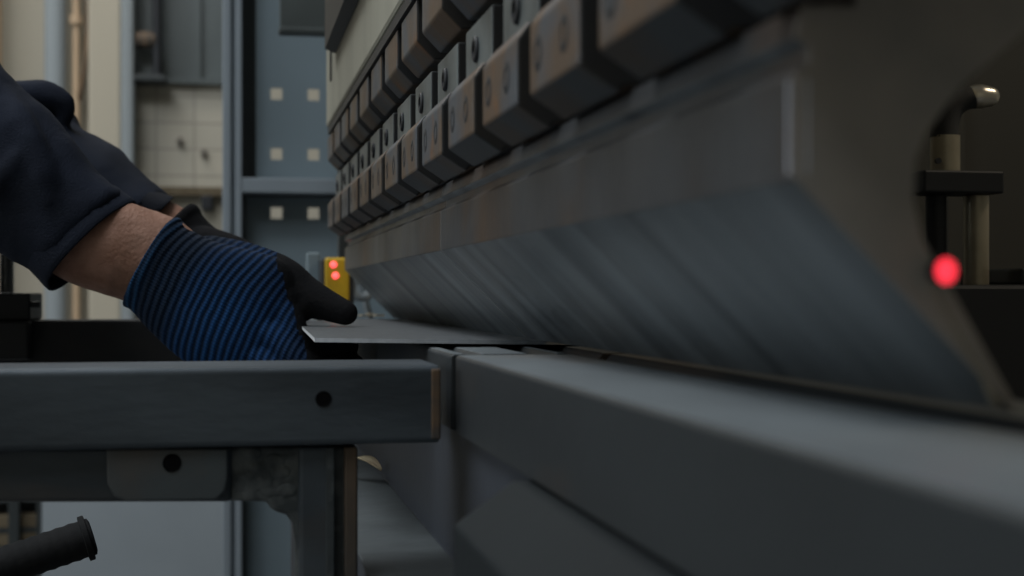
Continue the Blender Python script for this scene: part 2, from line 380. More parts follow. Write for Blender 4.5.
# dark standpipe in front of the window, with a valve box at its foot
sp_ = thing('standpipe', 'dark vertical standpipe with a valve in front of the grimy window', 'pipe', (wx(160), YW-.12, wz(160,86)))
bm = bmesh.new(); cyl(bm, (wx(159),YW-.12,wz(159,84)), (wx(159),YW-.12,4.2), .016, 18); obj('pipe', bm, M['dark'], sp_, smooth=True)
bm = bmesh.new(); lathe(bm, (wx(147),YW-.12,wz(147,46)), (1,0,0), [(-.03,.012),(-.028,.028),(.0,.03),(.03,.024),(.04,.012)], 18); obj('valve', bm, M['rust'], sp_, smooth=True)
obj('pipe_shoe', B((wx(135),YW-.16,wz(150,88)), (wx(168),YW-.05,wz(150,81))), M['guard'], sp_, bevel=.006)
# little hooks on the tiles
for (u, v), lab in (((180,142),'small dark hook on the cream tiles, the upper of two'), ((204,154),'small dark hook on the cream tiles, the lower of two')):
    p = onY(u, v, YW-.03); bm = bmesh.new()
    cyl(bm, (p.x,p.y+.002,p.z), (p.x,p.y-.012,p.z), .013, 16)
    tube(bm, [(p.x,p.y-.01,p.z),(p.x,p.y-.035,p.z-.004),(p.x+.003,p.y-.042,p.z+.012)], [.005,.005,.004], 8, 4)
    tag(obj('wall_hook', bm, M['hook'], None, smooth=True), lab, 'hook', 'hooks on the tiled wall')
p = onY(207,210,YW-.1)
sb = thing('switch_box', 'small dark switch box on the wall below the tiles', 'box', (p.x, YW, p.z))
obj('box_body', B((p.x-.02,YW-.06,p.z), (p.x+.02,YW,p.z+.055)), M['guard'], sb, bevel=.004)
obj('box_cover', B((p.x-.016,YW-.068,p.z+.005), (p.x+.016,YW-.06,p.z+.05)), M['dark'], sb, bevel=.002)

# ------------------------------------------------------------------ perforated steel cabinet frame behind the machine
YR = 2.35
cab = thing('steel_cabinet', 'blue grey steel cabinet frame with square holes behind the hand', 'cabinet', (wx(280,YR), YR, 0))
def rx(u, y=YR): return onY(u, 293, y).x
def rz(v, u=280, y=YR): return onY(u, v, y).z
zt = 2.6
bm = bmesh.new()
prof = [(rx(222.5),YR),(rx(231),YR),(rx(231.5),YR+.012),(rx(235.5),YR+.012),(rx(236),YR),(rx(242),YR),(rx(242),YR+.06),(rx(222.5),YR+.06)]
vs0 = [bm.verts.new((x,y,0)) for x,y in prof]; vs1 = [bm.verts.new((x,y,zt)) for x,y in prof]; n = len(prof)
for i in range(n): bm.faces.new((vs0[i],vs0[(i+1)%n],vs1[(i+1)%n],vs1[i]))
bm.faces.new(list(reversed(vs0))); bm.faces.new(vs1)
obj('post', bm, M['postpaint'], cab, bevel=.002)
obj('post', B((rx(400),YR,0), (rx(420),YR+.06,zt)), M['postpaint'], cab, bevel=.002)
obj('cross_bar', B((rx(241.5),YR+.001,rz(193)), (rx(401),YR+.05,rz(178))), M['postpaint'], cab, bevel=.002)
obj('cross_bar', B((rx(241.5),YR+.001,zt-.05), (rx(401),YR+.05,zt)), M['postpaint'], cab, bevel=.002)
obj('cross_bar', B((rx(241.5),YR+.001,.06), (rx(401),YR+.05,.10)), M['postpaint'], cab, bevel=.002)
YP = YR+.055
def holed(x0, x1, z0_, z1_, holes, y, t=.003):
    """sheet with real square holes"""
    xs = sorted({x0, x1}|{h for a in holes for h in a[:2]}); zs = sorted({z0_, z1_}|{h for a in holes for h in a[2:]})
    bm = bmesh.new(); G = {}
    def vv(i, k):
        if (i,k) not in G: G[i,k] = bm.verts.new((xs[i], y, zs[k]))
        return G[i,k]
    for i in range(len(xs)-1):
        for k in range(len(zs)-1):
            mx_, mz_ = (xs[i]+xs[i+1])/2, (zs[k]+zs[k+1])/2
            if any(a[0] < mx_ < a[1] and a[2] < mz_ < a[3] for a in holes): continue
            bm.faces.new((vv(i,k), vv(i+1,k), vv(i+1,k+1), vv(i,k+1)))
    g = bmesh.ops.extrude_face_region(bm, geom=bm.faces[:])
    bmesh.ops.translate(bm, vec=(0,t,0), verts=[e for e in g['geom'] if isinstance(e, bmesh.types.BMVert)])
    return bm
cx_ = [rx(u, YP) for u in (276.5, 313.5, 350)]; hs = .0095
def hl(vs): return [(x-hs, x+hs, rz(v,280,YP)-hs, rz(v,280,YP)+hs) for x in cx_ for v in vs]
obj('panel', holed(rx(256,YP), rx(400,YP), rz(178,280,YP), zt, hl((94,154,-86)), YP), M['bluegrey'], cab)
obj('panel', holed(rx(246.5,YP), rx(400,YP), .07, rz(197,280,YP), hl((213,273)), YP), M['bluegrey'], cab)
obj('gap_shade', B((rx(242,YP),YP+.02,rz(178,280,YP)), (rx(257,YP),YP+.03,zt)), M['guard'], cab)  # dark strips painted as the shadow gaps around the panels
obj('gap_shade', B((rx(242,YP),YP+.02,.07), (rx(248,YP),YP+.03,rz(193,280,YP))), M['guard'], cab)
obj('gap_shade', B((rx(242,YP),YP+.004,rz(198,280,YP)), (rx(400,YP),YP+.03,rz(192,280,YP))), M['guard'], cab)
# dark duct that comes down from the ceiling in front of the cabinet
dc = thing('air_duct', 'dark grey rectangular duct hanging in front of the steel cabinet', 'duct', (rx(304,2.1), 2.15, rz(35,300,2.1)))
d0, d1 = rx(279,2.1), rx(333,2.1)
obj('duct_shaft', B((d0+.002,2.102,rz(30,300,2.1)), (d1-.002,2.128,4.2)), M['galv'], dc)
obj('duct_flange', B((d0,2.1,rz(33,300,2.1)), (d1,2.13,rz(27,300,2.1))), M['galv'], dc, bevel=.002)

# ------------------------------------------------------------------ press brake
# ram
ram = thing('press_ram', 'cream painted ram of the press brake above the two rows of clamps', 'press ram', (.15, .85, H+.162))
rb = bmesh.new()
prism_y([(.097,H+.1673),(.097,H+.23),(.097,H+1.2),(.30,H+1.2),(.30,H+.1673)], .02, 1.455, rb)
obj('ram_beam', rb, M['ram'], ram, bevel=.003)
obj('ram_rail', B((.1185,.02,H+.128), (.28,1.47,H+.1665)), M['dark'], ram)
obj('seam_shade', B((.0985,.02,H+.1606), (.12,1.452,H+.1672)), M['dark'], ram)  # dark strip standing for the shade in the gap under the ram
obj('ram_guard', prism_y([(.087,H+.226),(.0965,H+.222),(.0965,H+1.2),(.087,H+1.2)], .02, 1.325), M['dark'], ram)
p = onY(338, 75, 1.4)
obj('slot', B((.0955,1.375,H+.205), (.0975,1.386,H+.26)), M['dark'], ram)
# punches
def punch_profile():
    p = [(.1646,-.0255),(.115,.0235),(.115,.0455),(.1180,.0478),(.1180,.0512),(.115,.0530),(.1165,.0600),(.1285,.0602),(.1285,.0915),(.1425,.0915),(.1425,.0690)]
    p += [(.176,.0690),(.172,.0602),(.1665,.055),(.160,.0498),(.1527,.0436),(.1453,.0345),(.1425,.028),(.142,.0197),(.1442,.0112),(.1488,.0038),(.1662,-.0250),(.1654,-.0257)]
    return [(x, z+H) for x, z in p]
def punch(y0, y1, label):
    o = obj('bending_punch', prism_y(punch_profile(), y0, y1), [M['punch'], M['bevel'], M['punchend'], M['band']], None, bevel=.0009, seg=2)
    for f in o.data.polygons:
        if f.normal.x < -.4 and f.normal.z < -.4: f.material_index = 1
        if abs(f.normal.y) > .9: f.material_index = 2
        elif f.normal.x < -.4 and (f.center.z > H+.0531 or .0456 < f.center.z-H < .0478): f.material_index = 3
    return tag(o, label, 'bending tool', 'punch segments under the clamps')
pn = punch(.278, .7795, 'long near upper punch with its blurred end face towards the camera')
bm = prism_dir([(.1146,.2812,H+.0245),(.1182,.2776,H+.0245),(.119,.2815,H+.0245)], Vector((0,0,.0205)))
pe = obj('highlight_corner', bm, M['edge_highlight'], None, bevel=.0004)  # pale strip added as the lit, worn front corner
pe.location -= pn.location; pe.parent = pn; pe['label'] = 'worn vertical edge with painted highlight'
bm = prism_dir([(.1450,.2774,H+.0025),(.1493,.2812,H+.0035),(.1462,.2818,H+.0025)], Vector((.0160,0,-.0270)))
pe = obj('highlight_corner', bm, M['ochre'], None, bevel=.0004)  # ochre strip paints the warm catch light on the rear edge
pe.location -= pn.location; pe.parent = pn; pe['label'] = 'rear edge with painted warm catch light'
punch(.7815, 1.446, 'far upper punch segment ending beside the yellow sensor')
# die
def die_profile(groove):
    p = [(.1015,-.064),(.1015,-.0296),(.1027,-.0284)]
    if groove: p += [(.108,-.0284),(.112,-.034),(.116,-.0284),(.138,-.0284),(.1455,-.040),(.152,-.0284)]
    p += [(.156,-.0284),(.1655,-.0385),(.175,-.0284),(.205,-.0284),(.2085,-.0305),(.2085,-.064)]
    return [(x, z+H) for x, z in p]
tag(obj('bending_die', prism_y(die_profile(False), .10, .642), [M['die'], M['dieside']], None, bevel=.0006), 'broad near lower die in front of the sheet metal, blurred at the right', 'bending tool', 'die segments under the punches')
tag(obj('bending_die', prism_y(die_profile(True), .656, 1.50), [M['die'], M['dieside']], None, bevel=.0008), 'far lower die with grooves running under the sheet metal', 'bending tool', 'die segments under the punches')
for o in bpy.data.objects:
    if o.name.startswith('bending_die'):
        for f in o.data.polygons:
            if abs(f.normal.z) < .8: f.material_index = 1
# bed
bed = thing('press_bed', 'dark blue grey bed of the press brake under the dies', 'press bed', (.2, .8, 0))
obj('bed_beam', prism_y([(.106,H-.0642),(.34,H-.0642),(.34,0),(.064,0),(.064,H-.130),(.106,H-.130)], .03, 1.52), M['bed'], bed, bevel=.002)
obj('clamp_rail', prism_y([(.1058,H-.0655),(.0978,H-.0655),(.0765,H-.0805),(.0765,H-.128),(.1058,H-.128)], .05, .489), M['rail'], bed, bevel=.0015)
obj('ledge_plate', B((.0625,.032,H-.1300), (.1058,1.42,H-.1285)), M['ledge'], bed, bevel=.0008)
# side frame / rear panel
sf = thing('rear_guard', 'dark brown ribbed panel behind the back gauge at the right', 'panel', (.8, 1.7, 0))
obj('panel_sheet', B((.36,1.62,0), (1.9,1.64,2.4)), M['darkwall'], sf)
for x in (.62,.86,1.05,1.25): obj('panel_rib', B((x,1.60,0), (x+.025,1.62,2.4)), M['darkwall'], sf, bevel=.003)

# ------------------------------------------------------------------ tool clamps: lower jaw, plate, upper jaw
CW = .069; CP = .0914; Y0c = .472
far_k = 11
ORD = ['first','second','third','fourth','fifth','sixth','seventh','eighth','ninth','tenth','eleventh','twelfth','thirteenth','fourteenth','fifteenth']
def clamp_label(k):
    return f'rust browned tool clamp, {ORD[far_k-k]} from the far end of the row'
def make_clamp():
    yb, ya = Y0c, Y0c-CW
    t = thing('tool_clamp', clamp_label(0), 'tool clamp', (.12, (ya+yb)/2, H+.058), 'tool clamps along the ram')
    low = obj('lower_jaw', prism_y([(.100,H+.0668),(.100,H+.0905),(.1045,H+.0968),(.127,H+.0968),(.127,H+.0612),(.1139,H+.0606),(.1125,H+.0586)], ya, yb), M['clamp'], t, bevel=.0012)
    up = obj('upper_jaw', prism_y([(.100,H+.137),(.100,H+.1600),(.118,H+.1600),(.118,H+.1272),(.1096,H+.1270)], ya, yb), M['clamp'], t, bevel=.0012)
    pl = obj('clamp_plate', B((.1082,ya+.001,H+.0966), (.128,yb-.001,H+.1212)), M['plate'], t, bevel=.001)
    bx = [yb-.013, ya+.019]
    for y in bx:
        bm = bmesh.new()
        lathe(bm, (.1008,y,H+.0792), (-1,0,0), [(0,.0062),(.0008,.0062),(.0010,.0056),(.0010,.0034),(-.0004,.0032)], 20)
        b = obj('bolt', bm, M['dark'], low, smooth=True)
    bm = bmesh.new(); lathe(bm, (.1084,(ya+yb)/2+.004,H+.1085), (-1,0,0), [(0,.0060),(.0010,.0060),(.0018,.0052),(.0018,.0036),(.0003,.0034)], 20)
    obj('bolt', bm, M['dark'], pl, smooth=True)
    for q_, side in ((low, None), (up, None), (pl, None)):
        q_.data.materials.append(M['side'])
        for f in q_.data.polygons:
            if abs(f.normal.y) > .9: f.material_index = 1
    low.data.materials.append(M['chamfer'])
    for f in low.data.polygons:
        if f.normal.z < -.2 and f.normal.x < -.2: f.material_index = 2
    return t
def fix_parent(t):
    for ch in t.children: ch.matrix_parent_inverse = Matrix.Translation(-t.location)
cl0 = make_clamp()
for k in range(-3, 12):
    if k == 0: continue
    if k == -3: continue
    n = dup(cl0, Vector((0, CP*k, 0)), clamp_label(k))

# ------------------------------------------------------------------ yellow light barrier sensor at the far end
sn = thing('laser_sensor', 'yellow safety sensor with two glowing red lenses beyond the hand', 'sensor', W(336,302,1.62))
pc = W(336.5,280,1.62); hx, hz = .0138, .0252
bm = B((pc.x-hx, pc.y-.012, pc.z-hz), (pc.x+hx, pc.y+.01, pc.z+hz)); obj('sensor_face', bm, M['yellow'], sn, bevel=.003)
obj('sensor_housing', B((pc.x-hx-.004, pc.y-.008, pc.z-hz-.003), (pc.x+hx+.006, pc.y+.06, pc.z+hz-.001)), M['black'], sn, bevel=.003)
for (u, v) in ((334,264.5),(336,275.5)):
    q = W(u, v, 1.6); bm = bmesh.new(); ball(bm, (q.x, pc.y-.012, q.z), .0038, 16, (1,.6,1)); obj('lens', bm, M['red'], sn, smooth=True)
obj('sensor_bracket', B((pc.x-hx-.018, pc.y+.03, pc.z-.012), (pc.x-hx-.003, pc.y+.05, pc.z+.032)), M['bluegrey'], sn, bevel=.002)
obj('bracket_arm', B((pc.x+.005, pc.y+.035, pc.z+.018), (pc.x+.06, pc.y+.055, H+.5)), M['guard'], sn, bevel=.002)
# pale hose coil right of the sensor
bm = bmesh.new(); q = W(364,287,1.75)
pts = [q+Vector((.013*math.cos(a*.9), .012*a*.25, .014*math.sin(a*.9))) for a in range(0, 24)]
pts = [q+Vector((0,0,.014))*0+p-q for p in pts]
tube(bm, pts+[pts[-1]+Vector((.03,.02,-.1)), pts[-1]+Vector((.05,.05,-.4)), Vector((pts[-1].x+.06,pts[-1].y+.06,.004))], [.0045]*27, 10, 2)
tag(obj('air_hose', bm, M['pale'], None, smooth=True), 'pale coiled hose just right of the yellow sensor', 'hose')
# laser spot on the near punch's rear edge, built as a small glowing ball
il = thing('laser_spot', 'round red laser spot glowing at the rear edge of the near punch end', 'light', W(946,271,.297))
q = W(946,271,.297)
bm = bmesh.new(); ball(bm, q, .0024, 20, (.92,.6,1.08)); obj('lens', bm, M['laser'], il, smooth=True)
bm = bmesh.new(); lathe(bm, q+Vector((0,.0002,0)), (0,1,0), [(0,.0026),(.0030,.0026)], 16); obj('spot_rim', bm, M['dark'], il, smooth=True)  # dark backing added behind the laser spot

# ------------------------------------------------------------------ back gauge at the right
bg = thing('back_gauge', 'back gauge stop with black bent handle and steel rods at the right', 'back gauge', W(980,420,1.05))
D = 1.05
bm = bmesh.new(); a = W(945,172,D); b = W(945,136,D); cyl(bm, a, b, .0108, 28); obj('collar', bm, M['ochre'], bg, smooth=True)
bm = bmesh.new(); q = W(937,161,D-.0108); cyl(bm, q, q+Vector((0,-.003,0)), .0022, 12); obj('set_screw', bm, M['dark'], bg, smooth=True)
bm = bmesh.new(); tube(bm, [W(944,138,D), W(945,122,D), W(951,107,D), W(965,99,D), W(982,97,D)], [.0104,.0102,.0098,.0085,.0080], 20, 6, False); obj('handle', bm, M['black'], bg, smooth=True)
bm = bmesh.new(); tube(bm, [W(975,96.8,D), W(981,96.5,D), W(989,96.5,D)], [.0087,.0088,.0076], 20, 5); obj('handle_tip', bm, M['chrome'], bg, smooth=True)
p0 = W(905,195,D); p1 = W(992,173,D)
obj('cross_bar', B((p0.x,p0.y-.03,p0.z), (p1.x,p0.y+.012,p1.z)), M['dark'], bg, bevel=.0015)
bm = bmesh.new(); cyl(bm, W(976,196,D), W(976,300,D), .0092, 24); obj('rod', bm, M['ochre'], bg, smooth=True)
bm = bmesh.new(); cyl(bm, W(936,196,D), W(936,300,D), .0075, 24); obj('rod', bm, M['dark'], bg, smooth=True)
p0 = W(905,420,D); p1 = W(1150,285,D)
obj('carriage', B((p0.x,p0.y-.06,p0.z), (p1.x,1.60,p1.z)), M['dark'], bg, bevel=.003)
p0 = W(1000,285,D); 
obj('carriage_block', B((p0.x,p0.y-.03,p0.z), (p0.x+.09,p0.y+.06,p0.z+.012)), M['guard'], bg, bevel=.002)
obj('carriage_foot', B((.37,1.40,0), (.66,1.60,H-.085)), M['dark'], bg)

# ------------------------------------------------------------------ sheet metal being bent
a = Vector((.0433,.7389,H-.0232)); ex = Vector((.182,-.0045,-.0030)); ey = Vector((.015,.60,.0002))
bm = bmesh.new(); th = Vector((0,0,-.0021))
q = [a, a+ex, a+ex+ey, a+ey]
prism_dir(q, th, bm)
bm.verts.ensure_lookup_table()
for i in (4,5): bm.verts[i].co.y -= .0016      # sheared front edge tilted outwards to catch light from above
o = obj('metal_sheet', bm, [M['sheet'], M['shear']], None)
for f in o.data.polygons:
    if abs(f.normal.z) < .5: f.material_index = 1
tag(o, 'thin grey metal sheet held by the gloved hand under the punch', 'metal sheet')
# bright chips on the far part of the sheet
for i, (u, v, lab) in enumerate(((364,314.5,'tiny bright metal chip on the sheet beyond the thumb, the left one'), (371,313,'tiny bright metal chip on the sheet beyond the thumb, the middle one'), (378,314.2,'tiny bright metal chip on the sheet beyond the thumb, the right one'))):
    d = .0229*F/(v-HOR); p = W(u, v, d); p.z = H-.0232-.003*(p.x-.0433)/.182+.00005
    bm = bmesh.new(); R = random.Random(i)
    pts = [p+Vector((.006*math.cos(t)*R.uniform(.6,1.2), .012*math.sin(t)*R.uniform(.6,1.2), 0)) for t in [k*PI/3 for k in range(6)]]
    prism_dir(pts, Vector((0,0,.002)), bm)
    tag(obj('metal_chip', bm, M['chrome']), lab, 'metal chip', 'metal chips on the sheet')

# ------------------------------------------------------------------ support bench
bn = thing('support_bench', 'dark steel support arm with welded post in the foreground', 'bench', (-.1, .66, 0))
zt_, zb_ = H-.0323, H-.0672; xr = .0925; yf = .631; yb = .692
bm = bmesh.new(); w = .0016
prof = [(yf+w,zb_),(yf,zb_+w),(yf,zt_-w),(yf+w,zt_),(yb-w,zt_),(yb,zt_-w),(yb,zb_+w),(yb-w,zb_)]
va = [bm.verts.new((-.75,y,z)) for y,z in prof]; vb = [bm.verts.new((xr,y,z)) for y,z in prof]
for i in range(8): bm.faces.new((va[i],va[(i+1)%8],vb[(i+1)%8],vb[i]))
bm.faces.new(list(reversed(va))); bm.faces.new(vb)
tb_ = obj('beam', bm, M['bench'], bn, bevel=.0015)
obj('end_cap', B((xr-.0040,yf-.0004,zb_+.0015), (xr+.0006,yb-.001,zt_-.0015)), M['endcap'], bn, bevel=.001)
def ringhole(u, v, y, r, parent):
    p = onY(u, v, y); bm = bmesh.new()
    lathe(bm, (p.x,y+.004,p.z), (0,-1,0), [(0,r*.80),(.003,r*1.1),(.0043,r*1.1),(.0046,r*1.0),(.0042,r*.9)], 24)
    b = obj('bolt_hole_shade', bm, M['hole'], parent, smooth=True)
ringhole(323.5, 399, yf, .0033, tb_)
y2 = .640
def P2(u, v): return onY(u, v, y2)
pts = [P2(-420,447), P2(232,447), P2(232,502), P2(-420,504)]
obj('lower_beam', prism_dir(pts, Vector((0,.045,0))), M['bench'], bn, bevel=.002)
y2 = .635
pl_ = [(106,449),(228,449),(228,480),(225,492),(217,500),(128,502),(114,497),(107,484)]
lp = obj('lug_plate', prism_dir([P2(*q) for q in pl_], Vector((0,.0055,0))), M['lug'], bn, bevel=.0012)
ringhole(172, 463, y2, .0037, lp)
y2 = .642
gs = [(226,447),(358,447),(358,900),(296,900),(296,545),(293,524),(286,515),(276,512),(270,508),(267,502),(228,501)]
obj('gusset', prism_dir([P2(*q) for q in gs], Vector((0,.012,0))), M['weld'], bn, bevel=.0015)
y2 = .634
bm = bmesh.new(); a0 = P2(299,448); a1 = P2(331,448)
box(bm, (a0.x,.638,0), (a1.x,.69,a0.z)); obj('post', bm, M['bench'], bn, bevel=.002)
a0 = P2(345,448); a1 = P2(358,448)
obj('angle_strip', B((a0.x,.637,0), (a1.x,.660,a0.z)), M['rust'], bn, bevel=.001)
a0 = P2(331,448)
obj('post_edge', B((a0.x-.002,.6355,0), (a0.x+.0016,.66,a0.z)), M['weld'], bn, bevel=.0005)
obj('foot_plate', B((-.02,.60,0), (.075,.74,.012)), M['bench'], bn)
obj('post', B((-.70,.636,0), (-.65,.69,H-.067)), M['bench'], bn, bevel=.002)
# weld bead lumps on the gusset
bm = bmesh.new(); R = random.Random(3)
for k in range(26):
    q = onY(R.uniform(236,292), R.uniform(452,496), .642); ball(bm, q, R.uniform(.0012,.0034), 8, (1.5,.3,1))
bm = fuse(bm, .0006, 8)
obj('weld_bead', bm, M['weld'], bn, smooth=True)

# second dark beam behind the hand, with its screw block
b2 = thing('rear_support_arm', 'black support arm behind the gloved hand with a threaded clamp at left', 'bench', W(60,360,1.42))
A0 = W(-90,318,1.42); A1 = W(330,318,1.42)
obj('beam', B((A0.x,1.36,H-.068), (.09,1.42,H-.0252)), M['black'], b2, bevel=.002)
obj('arm_bracket', B((.035,1.375,H-.17), (.0635,1.405,H-.0675)), M['black'], b2)
obj('beam_foot', B((A0.x,1.37,0), (A0.x+.03,1.41,H-.068)), M['black'], b2)
q0 = W(-30,360,1.33); q1 = W(37,293,1.33)
obj('clamp_block', B((q0.x,1.345,H-.0252), (q1.x,1.43,q1.z)), M['dark'], b2, bevel=.002)
obj('clamp_cheek', B((q0.x,1.335,H-.060), (q1.x,1.36,H-.0252)), M['dark'], b2, bevel=.002)
bm = bmesh.new(); q = W(37,308,1.35); cyl(bm, (q1.x-.003,1.35,q.z+.004), (q1.x+.008,1.35,q.z+.004), .003, 12); obj('pin', bm, M['dark'], b2, smooth=True)
bm = bmesh.new(); q = W(13.5,294,1.36); prof = []
t = -.005
while t < .12:
    prof += [(t,.0058),(t+.0012,.0070),(t+.0024,.0058)]; t += .0026
lathe(bm, (q.x,1.385,q.z), (0,0,1), prof, 16); obj('threaded_rod', bm, M['bolt'], b2, smooth=True)

# ------------------------------------------------------------------ lever grip bottom left
D = .86
e = W(90,537,D); ax = (W(88,536,D)-W(-10,569,D-.020)).normalized()
lv = thing('lever_handle', 'black rubber lever grip with flanged end at the lower left', 'lever', e-ax*.45)
prof = [(-.30,.0005),(-.30,.0108)]
t = -.29
while t < -.012: prof += [(t,.0112),(t+.003,.0117),(t+.006,.0112)]; t += .0075
prof += [(-.0050,.0112),(-.0042,.0112),(-.0040,.0130),(-.0038,.0139),(-.0008,.0139),(-.0004,.0134),(-.0003,.0115),(.0012,.0112),(.0020,.009),(.0022,.004)]
bm = bmesh.new(); lathe(bm, e, ax, prof, 28); obj('grip', bm, M['grip'], lv, smooth=True, angle=45)
bm = bmesh.new(); f0 = e-ax*.62; cyl(bm, e-ax*.29, f0, .009, 20); obj('lever_rod', bm, M['dark'], lv, smooth=True)
bm = bmesh.new(); cyl(bm, (f0.x,f0.y,0), (f0.x,f0.y,f0.z+.012), .016, 20); cyl(bm, (f0.x,f0.y,0), (f0.x,f0.y,.02), .07, 24); obj('lever_stand', bm, M['dark'], lv, smooth=True)

# ------------------------------------------------------------------ timber rack at lower left, far
yk = 3.4
rk = thing('timber_rack', 'dark rack with stacked timber boards at the lower left', 'rack', (onY(0,500,yk).x, yk, 0))
def kx(u, y=3.4): return onY(u, 500, y).x
for u0, u1 in ((8,19),(36.5,40.5),(-130,-119)):
    obj('rack_post', B((kx(u0,yk-.03),yk-.03,0), (kx(u1,yk-.03),yk-.005,H-.30)), M['guard'], rk, bevel=.002)
for v in (528,546,562.5,498):
    z_ = onY(20,v,yk).z; obj('rack_shelf', B((kx(-130),yk,z_-.010), (kx(38.5),yk+.05,z_)), M['guard'], rk)
obj('rack_back', B((kx(-130),yk+.051,.02), (kx(36),yk+.056,H-.30)), M['dark'], rk)
for i, v in enumerate((528,546,562.5)):
    z_ = onY(20,v,yk).z
    o = obj('timber_board', B((kx(-126),yk+.002,z_+.0004), (kx(36),yk+.046,z_+.0295)), M['wood'], None, bevel=.002)
    tag(o, ('timber board on the top shelf of the dark rack','timber board on the middle shelf of the dark rack','timber board on the low shelf of the dark rack')[i], 'board', 'boards on the rack')
# scrap of dry paper on the ledge
q = W(372,464,1.0); bm = bmesh.new()
d = .1282*F/(482-HOR); q = W(370,478,d)
rows = []
for i in range(9):
    t = i/8; wv_ = .0055*math.sin(PI*(.1+.85*t)); ce = q+Vector((-.014+.020*t, .020-.034*t, .004+.007*math.sin(2.6*t+.4)))
    rows.append([bm.verts.new(ce+Vector((wv_*k, .3*wv_*k, .003*abs(k)))) for k in (-1,-.4,.4,1)])
for A, Q in zip(rows, rows[1:]):
    for i in range(3): bm.faces.new((A[i],A[i+1],Q[i+1],Q[i]))
o = obj('paper_scrap', bm, M['leafy'], None, smooth=True); m_ = o.modifiers.new('t','SOLIDIFY'); m_.thickness = .0006
tag(o, 'curled scrap of dry paper on the bed ledge beside the bench post', 'paper scrap')

# ------------------------------------------------------------------ the operator
def nearT(u, v, w): return Cm((u-512)/F, 1.0+w/F, (HOR-v)/F)
FD = 1.16; fpiv = (183, 211)
def farT(u, v, w):
    """mirror-image left hand, further along the sheet"""
    du, dv = u-346, v-314; a_ = math.radians(7.6)
    du, dv = du*math.cos(a_)-dv*math.sin(a_), du*math.sin(a_)+dv*math.cos(a_)
    b = Cm((322-512)/F*FD, FD, (HOR-311)/F*FD)
    return b + (Cm(du/F, -w/F, -dv/F)-Cm(0,0,0))
def glove(name, T, parent, far=False):
    def sec(p, q, t, w):
        C = T((p[0]+q[0])/2, (p[1]+q[1])/2, w); A = T(*p, w)-C; Bv = T((p[0]+q[0])/2, (p[1]+q[1])/2, w+t)-C
        return (C, A, Bv)
    bm = bmesh.new()
    cu = [((181,209),(125,307),41),((188,214),(131,309),41),((193,222),(138,316),38),((213,236),(153,333),36),((246,247),(186,362),32)] if far else [((177,216),(125,307),41),((182,221),(131,309),41),((188,228),(138,316),38),((213,241),(153,333),36),((246,249),(186,362),32)]
    loft(bm, [sec(p_, q_, t_, 0) for p_, q_, t_ in cu]+[sec((278,258),(228,379),27,1), sec((292,272),(256,386),21,2), sec((298,290),(272,380),12,3)], 36, .82, 5)
    r = 12.6
    for ch, rr in (
        ([(262,292,2),(285,312,-2),(301,341,-6),(332,347,8),(346,347,20)], [18,17,14.0,12.5,11]),
        ([(254,318,-2),(280,338,-8),(308,364,-12),(338,367,8),(352,366,24)], [18,17,14.2,12.8,11]),
        ([(244,342,-2),(270,362,-8),(298,388,-10),(326,390,8),(338,388,24)], [17,16,13.6,12.2,10.5]),
        ([(232,362,0),(254,382,-4),(278,406,-4),(302,408,10),(312,406,22)], [16,15,12.2,11,9.5])):
        tube(bm, [T(*p) for p in ch], [x/F for x in rr], 18, 5)
    tube(bm, [T(*p) for p in [(205,262,22),(240,268,24),(277,279,20),(300,293,16),(320,303,10),(345,313,4)]], [x/F for x in (28,27,24,20,17,12.8)], 20, 5)
    ball(bm, T(282,300,6), 22/F, 16); ball(bm, T(299,306,10), 17/F, 16)
    bm = fuse(bm, .0013, 10, .5)
    o0 = T(153,256,0); xa = (T(260,316,0)-o0).normalized(); ya = (T(153,256,10)-o0).normalized(); za = xa.cross(ya).normalized(); ya = za.cross(xa)
    Mw = Matrix((xa, ya, za)).transposed().to_4x4(); Mw.translation = o0; Mi = Mw.inverted()
    thumb = [T(*p) for p in [(262,274,20),(277,279,20),(300,293,16),(320,303,10),(345,313,4)]]
    e1 = T(275,250,0); e2 = T(302,330,0); dl = (e2-e1); nrm_ = dl.cross(ya).normalized()
    if nrm_.dot(xa) < 0: nrm_ = -nrm_
    for v in bm.verts: pass
    for f in bm.faces:
        q = f.calc_center_median(); blk = (q-e1).dot(nrm_) > 0.001*math.sin(q.x*900)
        if (q-o0).dot(ya)*(1 if not far else 1) > .016 and (q-o0).dot(xa) > .03: blk = True
        if far: blk = (q-o0).dot(ya) > -.012
        f.material_index = 1 if blk else 0
    for v in bm.verts: v.co = Mi @ v.co
    me = bpy.data.meshes.new(name); bm.to_mesh(me); bm.free()
    for p in me.polygons: p.use_smooth = True
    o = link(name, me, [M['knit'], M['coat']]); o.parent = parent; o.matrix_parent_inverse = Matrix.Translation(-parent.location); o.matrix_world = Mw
    o.matrix_basis = Mw
    # rolled hem of the cuff
    return o
SR = Vector((-.455,1.13,H+.42)); SL = Vector((-.46,1.47,H+.42))
ER = Cm((-165-512)/F, 1.0, (HOR-52)/F); EL = W(-62,98,1.24)
person = thing('person', 'person in navy work jacket and blue gloves feeding the sheet metal', 'person', (-.55,1.30,0))
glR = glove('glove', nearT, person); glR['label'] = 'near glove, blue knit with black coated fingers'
glL = glove('glove', farT, person, True); glL['label'] = 'far glove behind the near hand'

